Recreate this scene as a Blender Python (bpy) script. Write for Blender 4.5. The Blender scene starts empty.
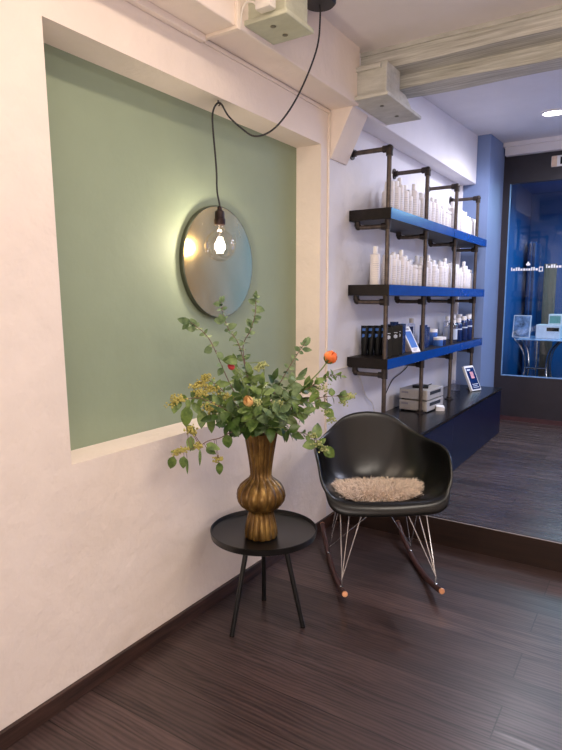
import bpy, bmesh, math, random
from mathutils import Vector, Matrix, noise
random.seed(7)
C = bpy.context.scene.collection
PI = math.pi

# ---------------------------------------------------------------- camera
CAMP = Vector((1.687, 0.0, 1.45))
YAW, PITCH, FPX = math.radians(32.73), math.radians(7.51), 580.0
cam_d = bpy.data.cameras.new('camera'); cam = bpy.data.objects.new('camera', cam_d); C.objects.link(cam)
cam_d.sensor_fit = 'VERTICAL'; cam_d.sensor_height = 36.0; cam_d.lens = 36.0 * FPX / 750.0
cam_d.clip_start = 0.02
cam.location = CAMP; cam.rotation_euler = (PI / 2 - PITCH, 0, YAW)
bpy.context.scene.camera = cam
FW = Vector((-math.sin(YAW) * math.cos(PITCH), math.cos(YAW) * math.cos(PITCH), -math.sin(PITCH)))
RT = Vector((math.cos(YAW), math.sin(YAW), 0)); UP = RT.cross(FW)
def at_depth(u, v, d):                       # world point of a photo pixel at a chosen distance
    return CAMP + (FW + RT * ((u - 281) / FPX) - UP * ((v - 375) / FPX)) * d

# ---------------------------------------------------------------- world, exposure, lights
sc = bpy.context.scene
w = bpy.data.worlds.new('world'); sc.world = w; w.use_nodes = True
w.node_tree.nodes['Background'].inputs[0].default_value = (0.9, 0.8, 0.75, 1)
w.node_tree.nodes['Background'].inputs[1].default_value = 0.05
sc.view_settings.view_transform = 'Standard'
sc.view_settings.look = 'None'
sc.view_settings.gamma = 1.0
sc.view_settings.use_curve_mapping = False
sc.view_settings.exposure = 0.0

def area(name, loc, size, power, color, rot=(0, 0, 0), sy=None, spread=180):
    l = bpy.data.lights.new(name, 'AREA'); l.energy = power; l.color = color
    l.shape = 'RECTANGLE'; l.size = size; l.size_y = sy or size; l.spread = math.radians(spread)
    o = bpy.data.objects.new(name, l); C.objects.link(o); o.location = loc; o.rotation_euler = rot
    return o
WARM = (1.0, 0.81, 0.63)
NEUT = (1.0, 0.90, 0.78)
COOL = (0.86, 0.86, 1.0)
area('ceiling_lamp_light', (0.78, 1.1, 2.82), 0.12, 17, WARM, sy=1.7)
area('ceiling_lamp_light', (2.6, 1.4, 2.82), 0.6, 44, NEUT, sy=1.6)
area('added_fill_light', (2.5, -1.62, 1.3), 2.6, 90, (1.0, .90, .82), (PI / 2 + .62, 0, 0), sy=1.9)  # fill added behind the camera, tilted up to brighten the ceiling
area('ceiling_lamp_light', (1.15, 4.8, 2.88), 0.5, 21, COOL, sy=1.2)
area('ceiling_lamp_light', (2.7, 4.9, 2.88), 0.7, 52, (0.80, 0.82, 1.0), sy=1.2)  # rear lamp added out of view to brighten the blue far wall
area('blue_room_light', (1.4, 8.0, 2.7), 1.6, 50, (0.5, 0.85, 1.0))

# ---------------------------------------------------------------- materials
def rgb(r, g, b):                            # sRGB 0-255 -> linear
    f = lambda c: (c / 255 / 12.92) if c / 255 <= 0.04045 else ((c / 255 + 0.055) / 1.055) ** 2.4
    return (f(r), f(g), f(b), 1)
class Mat:
    def __init__(s, name):
        s.m = bpy.data.materials.new(name); s.m.use_nodes = True
        s.nt = s.m.node_tree; s.b = s.nt.nodes['Principled BSDF']
    def n(s, t, **k):
        x = s.nt.nodes.new(t)
        for a, v in k.items(): setattr(x, a, v)
        return x
    def l(s, a, b): s.nt.links.new(a, b)
    def coord(s, scale=(1, 1, 1), kind='Object'):
        tc = s.n('ShaderNodeTexCoord'); mp = s.n('ShaderNodeMapping'); mp.inputs['Scale'].default_value = scale
        s.l(tc.outputs[kind], mp.inputs['Vector']); return mp.outputs[0]
    def noise(s, vec, scale, detail=4, rough=.6):
        x = s.n('ShaderNodeTexNoise'); x.inputs['Scale'].default_value = scale; x.inputs['Detail'].default_value = detail
        x.inputs['Roughness'].default_value = rough; s.l(vec, x.inputs['Vector']); return x.outputs['Fac']
    def ramp(s, fac, stops):
        x = s.n('ShaderNodeValToRGB'); e = x.color_ramp.elements
        e[0].position, e[0].color = stops[0]; e[1].position, e[1].color = stops[-1]
        for p, c in stops[1:-1]:
            q = e.new(p); q.color = c
        s.l(fac, x.inputs[0]); return x.outputs[0]
    def bump(s, h, strength=.2, dist=.01, prev=None):
        x = s.n('ShaderNodeBump'); x.inputs['Strength'].default_value = strength; x.inputs['Distance'].default_value = dist
        s.l(h, x.inputs['Height'])
        if prev: s.l(prev, x.inputs['Normal'])
        s.l(x.outputs[0], s.b.inputs['Normal']); return x.outputs[0]
def mat(name, col, rough=.5, metal=0, var=.06, scale=20, bump=0, bscale=None, spec=.5, coat=0):
    M = Mat(name); v = M.coord(); f = M.noise(v, scale)
    a = tuple(max(0, c * (1 - var * 2)) for c in col[:3]) + (1,); b = tuple(min(1, c * (1 + var * 2)) for c in col[:3]) + (1,)
    M.l(M.ramp(f, [(.3, a), (.7, b)]), M.b.inputs['Base Color'])
    M.b.inputs['Roughness'].default_value = rough; M.b.inputs['Metallic'].default_value = metal
    M.b.inputs['Specular IOR Level'].default_value = spec; M.b.inputs['Coat Weight'].default_value = coat
    if bump: M.bump(M.noise(v, bscale or scale), bump, .01)
    return M.m
def plaster(name, col, bump=.25, rough=.75):
    M = Mat(name); v = M.coord(); f = M.noise(v, 3, 5)
    a = tuple(c * .95 for c in col[:3]) + (1,)
    M.l(M.ramp(f, [(.35, a), (.65, col)]), M.b.inputs['Base Color']); M.b.inputs['Roughness'].default_value = rough
    b1 = M.bump(M.noise(v, 9, 3, .5), bump, .02); M.bump(M.noise(v, 70, 3), bump * .5, .004, b1)
    return M.m
def planks(name, c0, c1, rough=.38, row=.15, width=1.35, spec=.5):
    M = Mat(name); v = M.coord()
    br = M.n('ShaderNodeTexBrick'); br.offset = .37; br.inputs['Scale'].default_value = 1
    br.inputs['Brick Width'].default_value = width; br.inputs['Row Height'].default_value = row
    br.inputs['Mortar Size'].default_value = .0026; br.inputs['Mortar Smooth'].default_value = .1; br.inputs['Bias'].default_value = 0
    br.inputs['Color1'].default_value = (.15, .15, .15, 1); br.inputs['Color2'].default_value = (.85, .85, .85, 1); br.inputs['Mortar'].default_value = (0, 0, 0, 1)
    M.l(v, br.inputs['Vector'])
    # every board shifts the grain
    add = M.n('ShaderNodeVectorMath', operation='MULTIPLY_ADD')
    M.l(br.outputs['Color'], add.inputs[0]); add.inputs[1].default_value = (7.3, 3.1, 0); M.l(v, add.inputs[2])
    def layer(sx, sy, sc2, det, rgh, dist):
        mp = M.n('ShaderNodeMapping'); mp.inputs['Scale'].default_value = (sx, sy, 1); M.l(add.outputs[0], mp.inputs['Vector']); f = M.noise(mp.outputs[0], sc2, det, rgh); f.node.inputs['Distortion'].default_value = dist; return f
    g = layer(1.0, 13, 3.0, 10, .68, .7)
    g2 = layer(.7, 4.5, 2.0, 5, .55, 1.2)
    mp2 = M.n('ShaderNodeMapping'); mp2.inputs['Scale'].default_value = (1.1, 7, 1); M.l(add.outputs[0], mp2.inputs['Vector'])
    wv = M.n('ShaderNodeTexWave', wave_type='BANDS', bands_direction='Y'); wv.inputs['Scale'].default_value = 2.6; wv.inputs['Distortion'].default_value = 11
    wv.inputs['Detail'].default_value = 2; wv.inputs['Detail Scale'].default_value = .8; M.l(mp2.outputs[0], wv.inputs['Vector'])
    mg = M.n('ShaderNodeMix'); mg.data_type = 'FLOAT'; mg.inputs[0].default_value = .5; M.l(g, mg.inputs[2]); M.l(g2, mg.inputs[3])
    mx = M.n('ShaderNodeMix'); mx.data_type = 'FLOAT'; mx.inputs[0].default_value = .14
    M.l(mg.outputs[0], mx.inputs[2]); M.l(wv.outputs['Fac'], mx.inputs[3])
    mid = tuple((a + b) / 2 for a, b in zip(c0, c1))
    col = M.ramp(mx.outputs[0], [(.34, c0), (.5, mid), (.68, c1)])
    tint = M.n('ShaderNodeMix'); tint.data_type = 'RGBA'; tint.blend_type = 'MULTIPLY'; tint.inputs[0].default_value = 1
    M.l(col, tint.inputs[6]); M.l(M.ramp(br.outputs['Color'], [(0, (.35, .35, .35, 1)), (.14, (.66, .66, .66, 1)), (.86, (1.2, 1.2, 1.2, 1))]), tint.inputs[7])
    M.l(tint.outputs[2], M.b.inputs['Base Color'])
    M.l(M.ramp(g, [(.3, (rough + .08,) * 3 + (1,)), (.7, (rough - .05,) * 3 + (1,))]), M.b.inputs['Roughness'])
    M.b.inputs['Specular IOR Level'].default_value = spec
    b1 = M.bump(mx.outputs[0], .12, .003); M.bump(br.outputs['Fac'], -.3, .003, b1)
    return M.m
def wood(name, c0, c1, sc_=(1.5, 20, 20), rough=.5, bump=.15, spec=.5):
    M = Mat(name); v = M.coord(sc_); f = M.noise(v, 2.5, 7, .65)
    M.l(M.ramp(f, [(.3, c0), (.7, c1)]), M.b.inputs['Base Color']); M.b.inputs['Roughness'].default_value = rough
    M.b.inputs['Specular IOR Level'].default_value = spec
    M.bump(f, bump, .004); return M.m
def clear(name, tint=(1, 1, 1, 1), gloss=.08, rough=.02):
    M = Mat(name); nt = M.nt; nt.nodes.remove(M.b)
    tr = M.n('ShaderNodeBsdfTransparent'); tr.inputs[0].default_value = tint
    gl = M.n('ShaderNodeBsdfGlossy'); gl.inputs['Roughness'].default_value = rough
    lw = M.n('ShaderNodeLayerWeight'); lw.inputs[0].default_value = .35
    mul = M.n('ShaderNodeMath', operation='MULTIPLY_ADD'); mul.inputs[1].default_value = .18; mul.inputs[2].default_value = gloss
    M.l(lw.outputs['Facing'], mul.inputs[0])
    mx = M.n('ShaderNodeMixShader'); M.l(mul.outputs[0], mx.inputs[0]); M.l(tr.outputs[0], mx.inputs[1]); M.l(gl.outputs[0], mx.inputs[2])
    M.l(mx.outputs[0], nt.nodes['Material Output'].inputs['Surface']); return M.m
def emit(name, col, s):
    M = Mat(name); M.b.inputs['Base Color'].default_value = col
    M.b.inputs['Emission Color'].default_value = col; M.b.inputs['Emission Strength'].default_value = s; return M.m

m_wall = plaster('beige_plaster', rgb(238, 224, 214), .45)
m_green = plaster('sage_green_plaster', rgb(142, 155, 130), .12, .65)
m_ceil = plaster('ceiling_plaster', rgb(242, 234, 232), .08)
m_white = plaster('white_plaster', rgb(236, 232, 236), .1)
m_lav = plaster('cool_white_plaster', rgb(232, 229, 234), .3)
m_blue = plaster('blue_wall_paint', rgb(122, 141, 182), .06, .6)
m_floor = planks('dark_plank_floor', rgb(40, 29, 28), rgb(88, 69, 66), .34, .185, 2.1)
m_floor2 = planks('dark_plank_raised_floor', rgb(48, 37, 35), rgb(90, 76, 74), .26, .125, 1.6)
m_riser = wood('dark_riser_wood', rgb(28, 17, 13), rgb(50, 32, 25), (1.2, 22, 22), .4)
m_base = wood('dark_baseboard_wood', rgb(26, 16, 13), rgb(78, 54, 46), (22, 1.6, 22), .42)
m_beam = wood('painted_old_beam', rgb(162, 159, 146), rgb(232, 230, 222), (1.0, 26, 26), .7, .8)
m_beam3 = wood('pale_green_painted_bracket', rgb(178, 179, 158), rgb(198, 199, 178), (3, 6, 14), .65, .2)
m_beam2 = wood('painted_old_bracket', rgb(184, 182, 172), rgb(212, 210, 202), (3, 6, 14), .65, .2)
m_crack = mat('dark_gap', rgb(30, 26, 22), .9)
m_black = mat('black_powder_coat', rgb(17, 17, 18), .38, 0, .1, 30)
m_tray = mat('black_tray_lacquer', rgb(15, 15, 16), .3, 0, .1, 30)
m_shell = mat('black_shell_plastic', rgb(9, 9, 9), .28, 0, .08, 60, .03, 300)
m_chrome = mat('chrome_wire', rgb(205, 205, 205), .18, 1, .04)
m_run = wood('dark_runner_wood', rgb(42, 20, 16), rgb(82, 42, 34), (20, 2, 20), .4)
m_brass = mat('copper_end_cap', rgb(232, 170, 130), .28, .9, .05)
m_fur = mat('taupe_fur', rgb(236, 218, 202), .9, 0, .1, 40)
m_shelfend = wood('black_brown_shelf_wood', rgb(18, 14, 13), rgb(36, 29, 27), (14, 2, 14), .45, .15, .25)
m_shelffront = mat('edge_painted_blue_reflection', rgb(0, 64, 146), .22, .0, .05, 8, 0, None, .5, .15)  # black shelf edges: blue reflected light put into the base colour
m_cabfront = mat('door_painted_blue_reflection', rgb(0, 14, 48), .3, 0, .05, 8, 0, None, .35, .0)  # dark cabinet doors: navy of the reflected blue light put into the colour
m_cabtop = mat('black_gloss_top', rgb(15, 13, 15), .24, 0, .08, 12, 0, None, .32)
m_pipe = mat('iron_pipe', rgb(92, 82, 76), .42, .75, .15, 40, .1)
m_fit = mat('iron_fitting', rgb(58, 52, 50), .45, .75, .15, 40, .1)
m_wbottle = mat('white_bottle_plastic', rgb(238, 232, 230), .32, 0, .02, 20)
m_wcap = mat('white_bottle_cap', rgb(246, 243, 242), .28, 0, .02, 20)
m_ink = mat('grey_label_print', rgb(150, 146, 158), .5, 0, .05)
def striped():
    M = Mat('faint_printed_lines'); v = M.coord(); wv = M.n('ShaderNodeTexWave', wave_type='BANDS', bands_direction='Z'); wv.inputs['Scale'].default_value = 26; wv.inputs['Distortion'].default_value = 2.2; wv.inputs['Detail'].default_value = 3
    M.l(v, wv.inputs['Vector']); M.l(M.ramp(wv.outputs['Fac'], [(.0, rgb(196, 191, 198)), (.2, rgb(228, 223, 224)), (.4, rgb(238, 232, 230))]), M.b.inputs['Base Color']); M.b.inputs['Roughness'].default_value = .4; return M.m
m_print = striped()
m_dark = mat('black_packaging', rgb(8, 8, 11), .42, 0, .1, 20, 0, None, .25)
m_bluepack = mat('dark_blue_packaging', rgb(16, 40, 92), .22, 0, .1)
m_lbl = mat('pale_print', rgb(196, 206, 226), .5, 0, .05)
m_bluelbl = mat('blue_print', rgb(62, 110, 190), .4, 0, .05)
m_paper = mat('white_card', rgb(236, 234, 236), .6, 0, .03)
m_kraft = mat('kraft_card', rgb(190, 160, 140), .7, 0, .05)
m_photo = None
m_silver = mat('silver_metal', rgb(196, 190, 184), .4, .35, .04, 30)
m_grille = mat('dark_vent', rgb(30, 30, 34), .6)
m_frame = mat('dark_door_frame', rgb(38, 33, 40), .45, 0, .08, 12)
m_plinth = mat('dark_red_plinth', rgb(66, 36, 40), .5)
m_glass = clear('door_glass', (.93, .96, 1, 1), .03)
m_cgl = clear('clear_plastic', (.9, .92, .97, 1), .12)
m_bulbglass = clear('bulb_glass', (1, .97, .93, 1), .05)
m_fil = emit('glowing_filament', (1, .8, .52, 1), 40)
m_cord = mat('black_textile_cord', rgb(40, 38, 40), .7, 0, .1, 200)
m_socket = mat('dark_bronze_socket', rgb(48, 34, 32), .4, .6, .1)
m_cable = mat('white_cable', rgb(226, 220, 212), .5, 0, .03)
m_duct = mat('cream_duct_plastic', rgb(240, 226, 212), .5, 0, .02)
m_lampglow = emit('downlight_glow', (1, .98, .96, 1), 14)
m_backblue = plaster('deep_blue_room_paint', rgb(0, 92, 160), .06, .6)
m_tan = mat('tan_curtain', rgb(128, 116, 104), .8)
m_poster = mat('poster_print', rgb(110, 130, 160), .5, 0, .9, 9)
m_bracketline = mat('aged_screw', rgb(120, 116, 98), .6)

def gold():
    M = Mat('antique_gold_glaze'); v = M.coord((1, 1, .35)); f = M.noise(v, 26, 5, .65)
    M.l(M.ramp(f, [(.25, rgb(52, 34, 14)), (.48, rgb(104, 76, 36)), (.72, rgb(160, 126, 66))]), M.b.inputs['Base Color'])
    M.b.inputs['Metallic'].default_value = .55; M.b.inputs['Roughness'].default_value = .36
    M.bump(f, .25, .004); return M.m
m_gold = gold()
def mirror_metal():
    M = Mat('brushed_brass_mirror'); v = M.coord((3, 3, 1.4)); f = M.noise(v, 3, 4, .5)
    M.l(M.ramp(f, [(.3, rgb(160, 134, 84)), (.7, rgb(174, 150, 100))]), M.b.inputs['Base Color'])
    M.b.inputs['Metallic'].default_value = 1; M.l(M.ramp(f, [(.3, (.21,) * 3 + (1,)), (.7, (.28,) * 3 + (1,))]), M.b.inputs['Roughness'])
    return M.m
m_mirror = mirror_metal()
m_mirredge = mat('dark_mirror_rim', rgb(92, 96, 80), .4, .6)
def leafmat(name, a, b, rough=.5):
    M = Mat(name); v = M.coord(); f = M.noise(v, 28, 3)
    M.l(M.ramp(f, [(.3, a), (.7, b)]), M.b.inputs['Base Color']); M.b.inputs['Roughness'].default_value = rough
    M.b.inputs['Subsurface Weight'].default_value = 0; return M.m
m_leaf = leafmat('broad_leaf_green', rgb(48, 78, 28), rgb(126, 150, 76), .42)
m_euc = leafmat('eucalyptus_leaf', rgb(60, 88, 50), rgb(132, 154, 108), .6)
m_dleaf = leafmat('dark_leaf_green', rgb(28, 52, 18), rgb(74, 102, 42), .4)
m_stem = leafmat('red_brown_stem', rgb(92, 62, 58), rgb(122, 92, 80))
m_gstem = leafmat('green_stem', rgb(84, 104, 52), rgb(122, 138, 78))
m_berry = leafmat('yellow_green_berry', rgb(150, 142, 66), rgb(202, 190, 108))
m_gberry = leafmat('pale_green_berry', rgb(140, 150, 90), rgb(186, 190, 132))
m_orange = leafmat('orange_petal', rgb(226, 96, 42), rgb(250, 150, 84))
m_peach = leafmat('peach_petal', rgb(226, 160, 92), rgb(240, 204, 136))
m_red = leafmat('red_petal', rgb(176, 38, 48), rgb(212, 84, 84))

# ---------------------------------------------------------------- mesh helpers
class B:
    """collects shapes into one mesh"""
    def __init__(s): s.m = bmesh.new()
    def box(s, x0, x1, y0, y1, z0, z1, bev=0, M=None):
        r = bmesh.ops.create_cube(s.m, size=1)['verts']
        bmesh.ops.scale(s.m, vec=(x1 - x0, y1 - y0, z1 - z0), verts=r)
        bmesh.ops.translate(s.m, vec=((x0 + x1) / 2, (y0 + y1) / 2, (z0 + z1) / 2), verts=r)
        if bev:
            ed = list({e for v in r for e in v.link_edges})
            o = bmesh.ops.bevel(s.m, geom=ed, offset=bev, segments=2, affect='EDGES', profile=.5)
            r = list({v for f in o['faces'] for v in f.verts} | {v for v in r if v.is_valid})
        if M: bmesh.ops.transform(s.m, matrix=M, verts=r)
        return s
    def tube(s, pts, r, n=10, caps=True, radii=None):
        pts = [Vector(p) for p in pts]; rings = []
        t0 = (pts[1] - pts[0]).normalized()
        up = Vector((0, 0, 1)) if abs(t0.z) < .9 else Vector((1, 0, 0))
        a = t0.cross(up).normalized(); b = t0.cross(a)
        for i, p in enumerate(pts):
            if i == 0: t = t0
            elif i == len(pts) - 1: t = (pts[i] - pts[i - 1]).normalized()
            else: t = ((pts[i + 1] - p).normalized() + (p - pts[i - 1]).normalized()).normalized()
            a = (a - t * a.dot(t)).normalized(); b = t.cross(a)
            rr = radii[i] if radii else r
            rings.append([s.m.verts.new(p + (a * math.cos(2 * PI * k / n) + b * math.sin(2 * PI * k / n)) * rr) for k in range(n)])
        for i in range(len(rings) - 1):
            for k in range(n): s.m.faces.new((rings[i][k], rings[i][(k + 1) % n], rings[i + 1][(k + 1) % n], rings[i + 1][k]))
        if caps:
            s.m.faces.new(list(reversed(rings[0]))); s.m.faces.new(rings[-1])
        return s
    def cyl(s, p, q, r, n=16, r2=None): return s.tube([p, q], r, n, True, [r, r if r2 is None else r2])
    def lathe(s, prof, n=24, c=(0, 0, 0), lobes=0, amp=0, closed=True):
        rings = []
        for (r, z) in prof:
            ring = []
            for k in range(n):
                th = 2 * PI * k / n
                rr = r
                if lobes and r > 1e-4: rr = r * (1 - amp + amp * abs(math.cos(lobes * th / 2)) ** .7)
                ring.append(s.m.verts.new((c[0] + rr * math.cos(th), c[1] + rr * math.sin(th), c[2] + z)))
            rings.append(ring)
        for i in range(len(rings) - 1):
            for k in range(n): s.m.faces.new((rings[i][k], rings[i][(k + 1) % n], rings[i + 1][(k + 1) % n], rings[i + 1][k]))
        if closed:
            s.m.faces.new(list(reversed(rings[0]))); s.m.faces.new(rings[-1])
        return s
    def sphere(s, c, r, u=10, v=7, sc=(1, 1, 1), R=None):
        M = Matrix.Translation(c) @ (R or Matrix.Identity(4)) @ Matrix.Diagonal((sc[0], sc[1], sc[2], 1))
        bmesh.ops.create_uvsphere(s.m, u_segments=u, v_segments=v, radius=r, matrix=M); return s
    def ico(s, c, r, sub=1):
        bmesh.ops.create_icosphere(s.m, subdivisions=sub, radius=r, matrix=Matrix.Translation(c)); return s
    def quad(s, *p): s.m.faces.new([s.m.verts.new(q) for q in p]); return s
    def hexa(s, p):                           # 8 points: bottom 4, top 4
        v = [s.m.verts.new(q) for q in p]
        for f in ((3, 2, 1, 0), (4, 5, 6, 7), (0, 1, 5, 4), (1, 2, 6, 5), (2, 3, 7, 6), (3, 0, 4, 7)): s.m.faces.new([v[i] for i in f])
        return s
    def leaf(s, base, d, nrm, L, W, fold=.25, curl=.15):
        d = d.normalized(); side = d.cross(nrm)
        if side.length < 1e-4: side = d.cross(Vector((.3, .5, .8)))
        side.normalize(); nn = side.cross(d).normalized()
        N = 5; mid = []; lft = []; rgt = []
        for i in range(N + 1):
            t = i / N; wd = W / 2 * math.sin(PI * min(1, t ** .8 * .97 + .03)) ** .8
            p = base + d * (L * t) - nn * (curl * L * t * t)
            mid.append(s.m.verts.new(p))
            if 0 < i < N:
                lft.append(s.m.verts.new(p + side * wd + nn * fold * wd)); rgt.append(s.m.verts.new(p - side * wd + nn * fold * wd))
        s.m.faces.new((mid[0], mid[1], lft[0])); s.m.faces.new((mid[0], rgt[0], mid[1]))
        for i in range(1, N - 1):
            s.m.faces.new((mid[i], mid[i + 1], lft[i], lft[i - 1])); s.m.faces.new((mid[i], rgt[i - 1], rgt[i], mid[i + 1]))
        s.m.faces.new((mid[N - 1], mid[N], lft[-1])); s.m.faces.new((mid[N - 1], rgt[-1], mid[N]))
        return s
    def build(s, name, material, parent=None, smooth=True, angle=35, loc=None, recalc=True):
        if recalc: bmesh.ops.recalc_face_normals(s.m, faces=s.m.faces[:])
        me = bpy.data.meshes.new(name); s.m.to_mesh(me); s.m.free()
        me.materials.append(material)
        if smooth:
            for p in me.polygons: p.use_smooth = True
            try: me.set_sharp_from_angle(angle=math.radians(angle))
            except Exception: pass
        o = bpy.data.objects.new(name, me); C.objects.link(o)
        if parent: o.parent = parent
        if loc: o.location = loc
        return o
def struct(o, label=None):
    o['kind'] = 'structure'
    if label: o['label'] = label
    return o
def tag(o, label, cat, group=None):
    o['label'] = label; o['category'] = cat
    if group: o['group'] = group
    return o
def thing(name, label, cat, loc=(0, 0, 0), rz=0, group=None):
    o = bpy.data.objects.new(name, None); C.objects.link(o); o.location = loc; o.rotation_euler = (0, 0, rz)
    o.empty_display_size = .05
    return tag(o, label, cat, group)
def dup(root, loc, rz, label, group=None, scale=None):
    r = root.copy(); C.objects.link(r); r.location = loc; r.rotation_euler = (0, 0, rz); r['label'] = label
    if group: r['group'] = group
    if scale: r.scale = scale
    for ch in list(root.children):
        c = ch.copy(); C.objects.link(c); c.parent = r
        for g in ch.children:
            d = g.copy(); C.objects.link(d); d.parent = c
    return r
def smoothpath(ctrl, n=8):
    P = [Vector(p) for p in ctrl]; P = [P[0] * 2 - P[1]] + P + [P[-1] * 2 - P[-2]]; out = []
    for i in range(1, len(P) - 2):
        for k in range(n):
            t = k / n; a, b, c, d = P[i - 1:i + 3]
            out.append(.5 * (2 * b + (c - a) * t + (2 * a - 5 * b + 4 * c - d) * t * t + (3 * b - a - 3 * c + d) * t ** 3))
    out.append(P[-2]); return out

# ================================================================ the setting
XR, YB, YD = 4.2, -1.7, 6.45                 # right wall, back wall, glazed far wall
ZC = 2.85
SOF = 2.54
N0, N1, NZ0, NZ1, ND = 1.236, 3.05, .871, 2.33, .165
N0B = 1.266                                 # the old niche edge leans a little
b = B()
ys = [YB, N0, N1, 3.16]; zs = [0, NZ0, NZ1, 2.9]
for i in range(3):
    for j in range(3):
        if i == 1 and j == 1: continue
        yy = lambda q, k: N0B if (q == 1 and k <= 1) else ys[q]
        b.quad((0, yy(i, j), zs[j]), (0, yy(i + 1, j), zs[j]), (0, yy(i + 1, j + 1), zs[j + 1]), (0, yy(i, j + 1), zs[j + 1]))
for (a, c) in (((N0B, NZ0), (N1, NZ0)), ((N1, NZ0), (N1, NZ1)), ((N1, NZ1), (N0, NZ1)), ((N0, NZ1), (N0B, NZ0))):
    b.quad((0, a[0], a[1]), (0, c[0], c[1]), (-ND, c[0], c[1]), (-ND, a[0], a[1]))
bmesh.ops.remove_doubles(b.m, verts=b.m.verts[:], dist=1e-4)
struct(b.build('wall_left', m_wall, smooth=False, recalc=False))
b = B().quad((0, 3.16, 0), (0, YD + .1, 0), (0, YD + .1, 2.9), (0, 3.16, 2.9)); struct(b.build('wall_left_rear', m_lav, smooth=False, recalc=False))
struct(B().box(-ND - .03, -ND, N0 - .02, N1 + .02, NZ0 - .02, NZ1 + .02).build('wall_niche', m_green, smooth=False))
struct(B().box(0, XR, YB, 3.30, -.1, 0).build('floor', m_floor, smooth=False))
struct(B().box(0, XR, 3.295, YD + 3.2, .0, .16).build('floor_raised', m_floor2, smooth=False))
struct(B().box(0, XR, 3.275, 3.30, 0, .158).build('trim_1', m_riser, smooth=False))
struct(B().box(0, XR, 3.272, 3.28, .1575, .1618, .001).build('trim_2', mat('step_edge_strip', rgb(150, 138, 134), .4, .3), smooth=False))
struct(B().box(0, .016, YB, 3.275, 0, .066, .003).build('baseboard_left', m_base, smooth=False))
struct(B().box(0, XR, YB, 3.45, ZC, ZC + .1).build('ceiling', m_ceil, smooth=False))
b = B(); b.hexa([(0, 3.4, 2.86), (XR, 3.4, 2.86), (XR, YD + .2, 3.02), (0, YD + .2, 3.02), (0, 3.4, 3.1), (XR, 3.4, 3.1), (XR, YD + .2, 3.12), (0, YD + .2, 3.12)])
struct(b.build('ceiling_rear', m_white, smooth=False))
struct(B().box(0, .18, YB, 3.17, SOF, ZC + .01, .006).build('trim_3', m_wall, smooth=False))     # plastered soffit over niche
struct(B().box(0, .15, 3.165, 5.85, SOF - .005, 3.0, .006).build('trim_4', m_white, smooth=False))   # soffit over shelves
# plastered brace under the soffit
b = B()
b.hexa([(0, 3.15, 2.27), (.012, 3.15, 2.27), (.012, 3.36, 2.27), (0, 3.36, 2.27), (0, 3.15, SOF), (.15, 3.15, SOF), (.15, 3.36, SOF), (0, 3.36, SOF)])
struct(b.build('trim_5', m_wall, smooth=False))
# shadow-gap strip and cable duct along the top of the wall
struct(B().box(0, .03, YB, 2.0, SOF - .028, SOF, .002).build('trim_6', m_wall, smooth=False))
struct(B().box(0, .27, 5.85, YD, .16, 3.02).build('wall_pillar', m_blue, smooth=False))
struct(B().box(0, .03, 5.805, 5.852, .6, SOF, .003).build('trim_7', m_white, smooth=False))
struct(B().box(XR, XR + .1, YB, YD + 3.2, 0, 3.1).build('wall_right', m_wall, smooth=False))
struct(B().box(0, XR, YB - .1, YB, 0, 3.1).build('wall_back', m_wall, smooth=False))
GX1 = 1.9
struct(B().box(GX1, 3.15, YD, YD + .1, .16, 3.05).build('wall_far_blue', m_blue, smooth=False))
struct(B().box(3.15, XR, YD, YD + .1, .16, 3.05).build('wall_far', m_wall, smooth=False))
# far glazing: dark frame with glass
b = B()
b.box(.27, .335, YD, YD + .07, .2, 2.9); b.box(.335, GX1, YD, YD + .07, .2, .635); b.box(.335, GX1, YD, YD + .07, 2.615, 2.9)
b.box(GX1 - .07, GX1, YD, YD + .07, .635, 2.615)
win = struct(b.build('window_1', m_frame, smooth=False))
b = B().box(.335, GX1 - .07, YD + .03, YD + .038, .635, 2.615)
b.build('glass_pane', m_glass, win, smooth=False)
b = B(); b.box(.335, GX1 - .07, YD + .012, YD + .03, .632, .645); b.box(.332, .343, YD + .012, YD + .03, .635, 2.615)
b.build('glazing_bead', mat('pale_blue_bead', rgb(120, 160, 210), .4), win, smooth=False)
struct(B().box(.27, GX1, YD - .02, YD + .07, .16, .205).build('trim_8', m_plinth, smooth=False))
b = B(); b.box(.27, GX1, YD - .09, YD + .1, 2.965, 3.03, .006); b.box(.285, GX1, YD - .065, YD + .1, 2.885, 2.967, .006)
struct(b.build('trim_9', m_white, smooth=False))
# added out-of-view blue glowing panel for the mirror to reflect, framed like a window
b = B(); wx0, wx1 = 2.05, 3.12
b.box(wx0, wx0 + .06, YD - .03, YD, .5, 2.7); b.box(wx1 - .06, wx1, YD - .03, YD, .5, 2.7); b.box(wx0 + .06, wx1 - .06, YD - .03, YD, .5, .56); b.box(wx0 + .06, wx1 - .06, YD - .03, YD, 2.64, 2.7)
glow_frame = struct(b.build('added_glow_frame', m_frame, smooth=False))
B().box(wx0 + .06, wx1 - .06, YD - .014, YD - .006, .56, 2.64).build('added_glow_pane', emit('added_blue_glow', (.11, .35, 1, 1), 2.8), glow_frame, smooth=False)
# blue room behind the glass
struct(B().box(-.4, XR, 9.6, 9.7, 0, 3.1).build('wall_blue_room', m_backblue, smooth=False))
struct(B().box(-.1, 0, YD + .1, 9.6, 0, 3.1).build('wall_blue_side', m_backblue, smooth=False))
struct(B().box(-.1, XR, YD + .1, 9.6, 3.0, 3.1).build('ceiling_blue_room', m_backblue, smooth=False))

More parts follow.
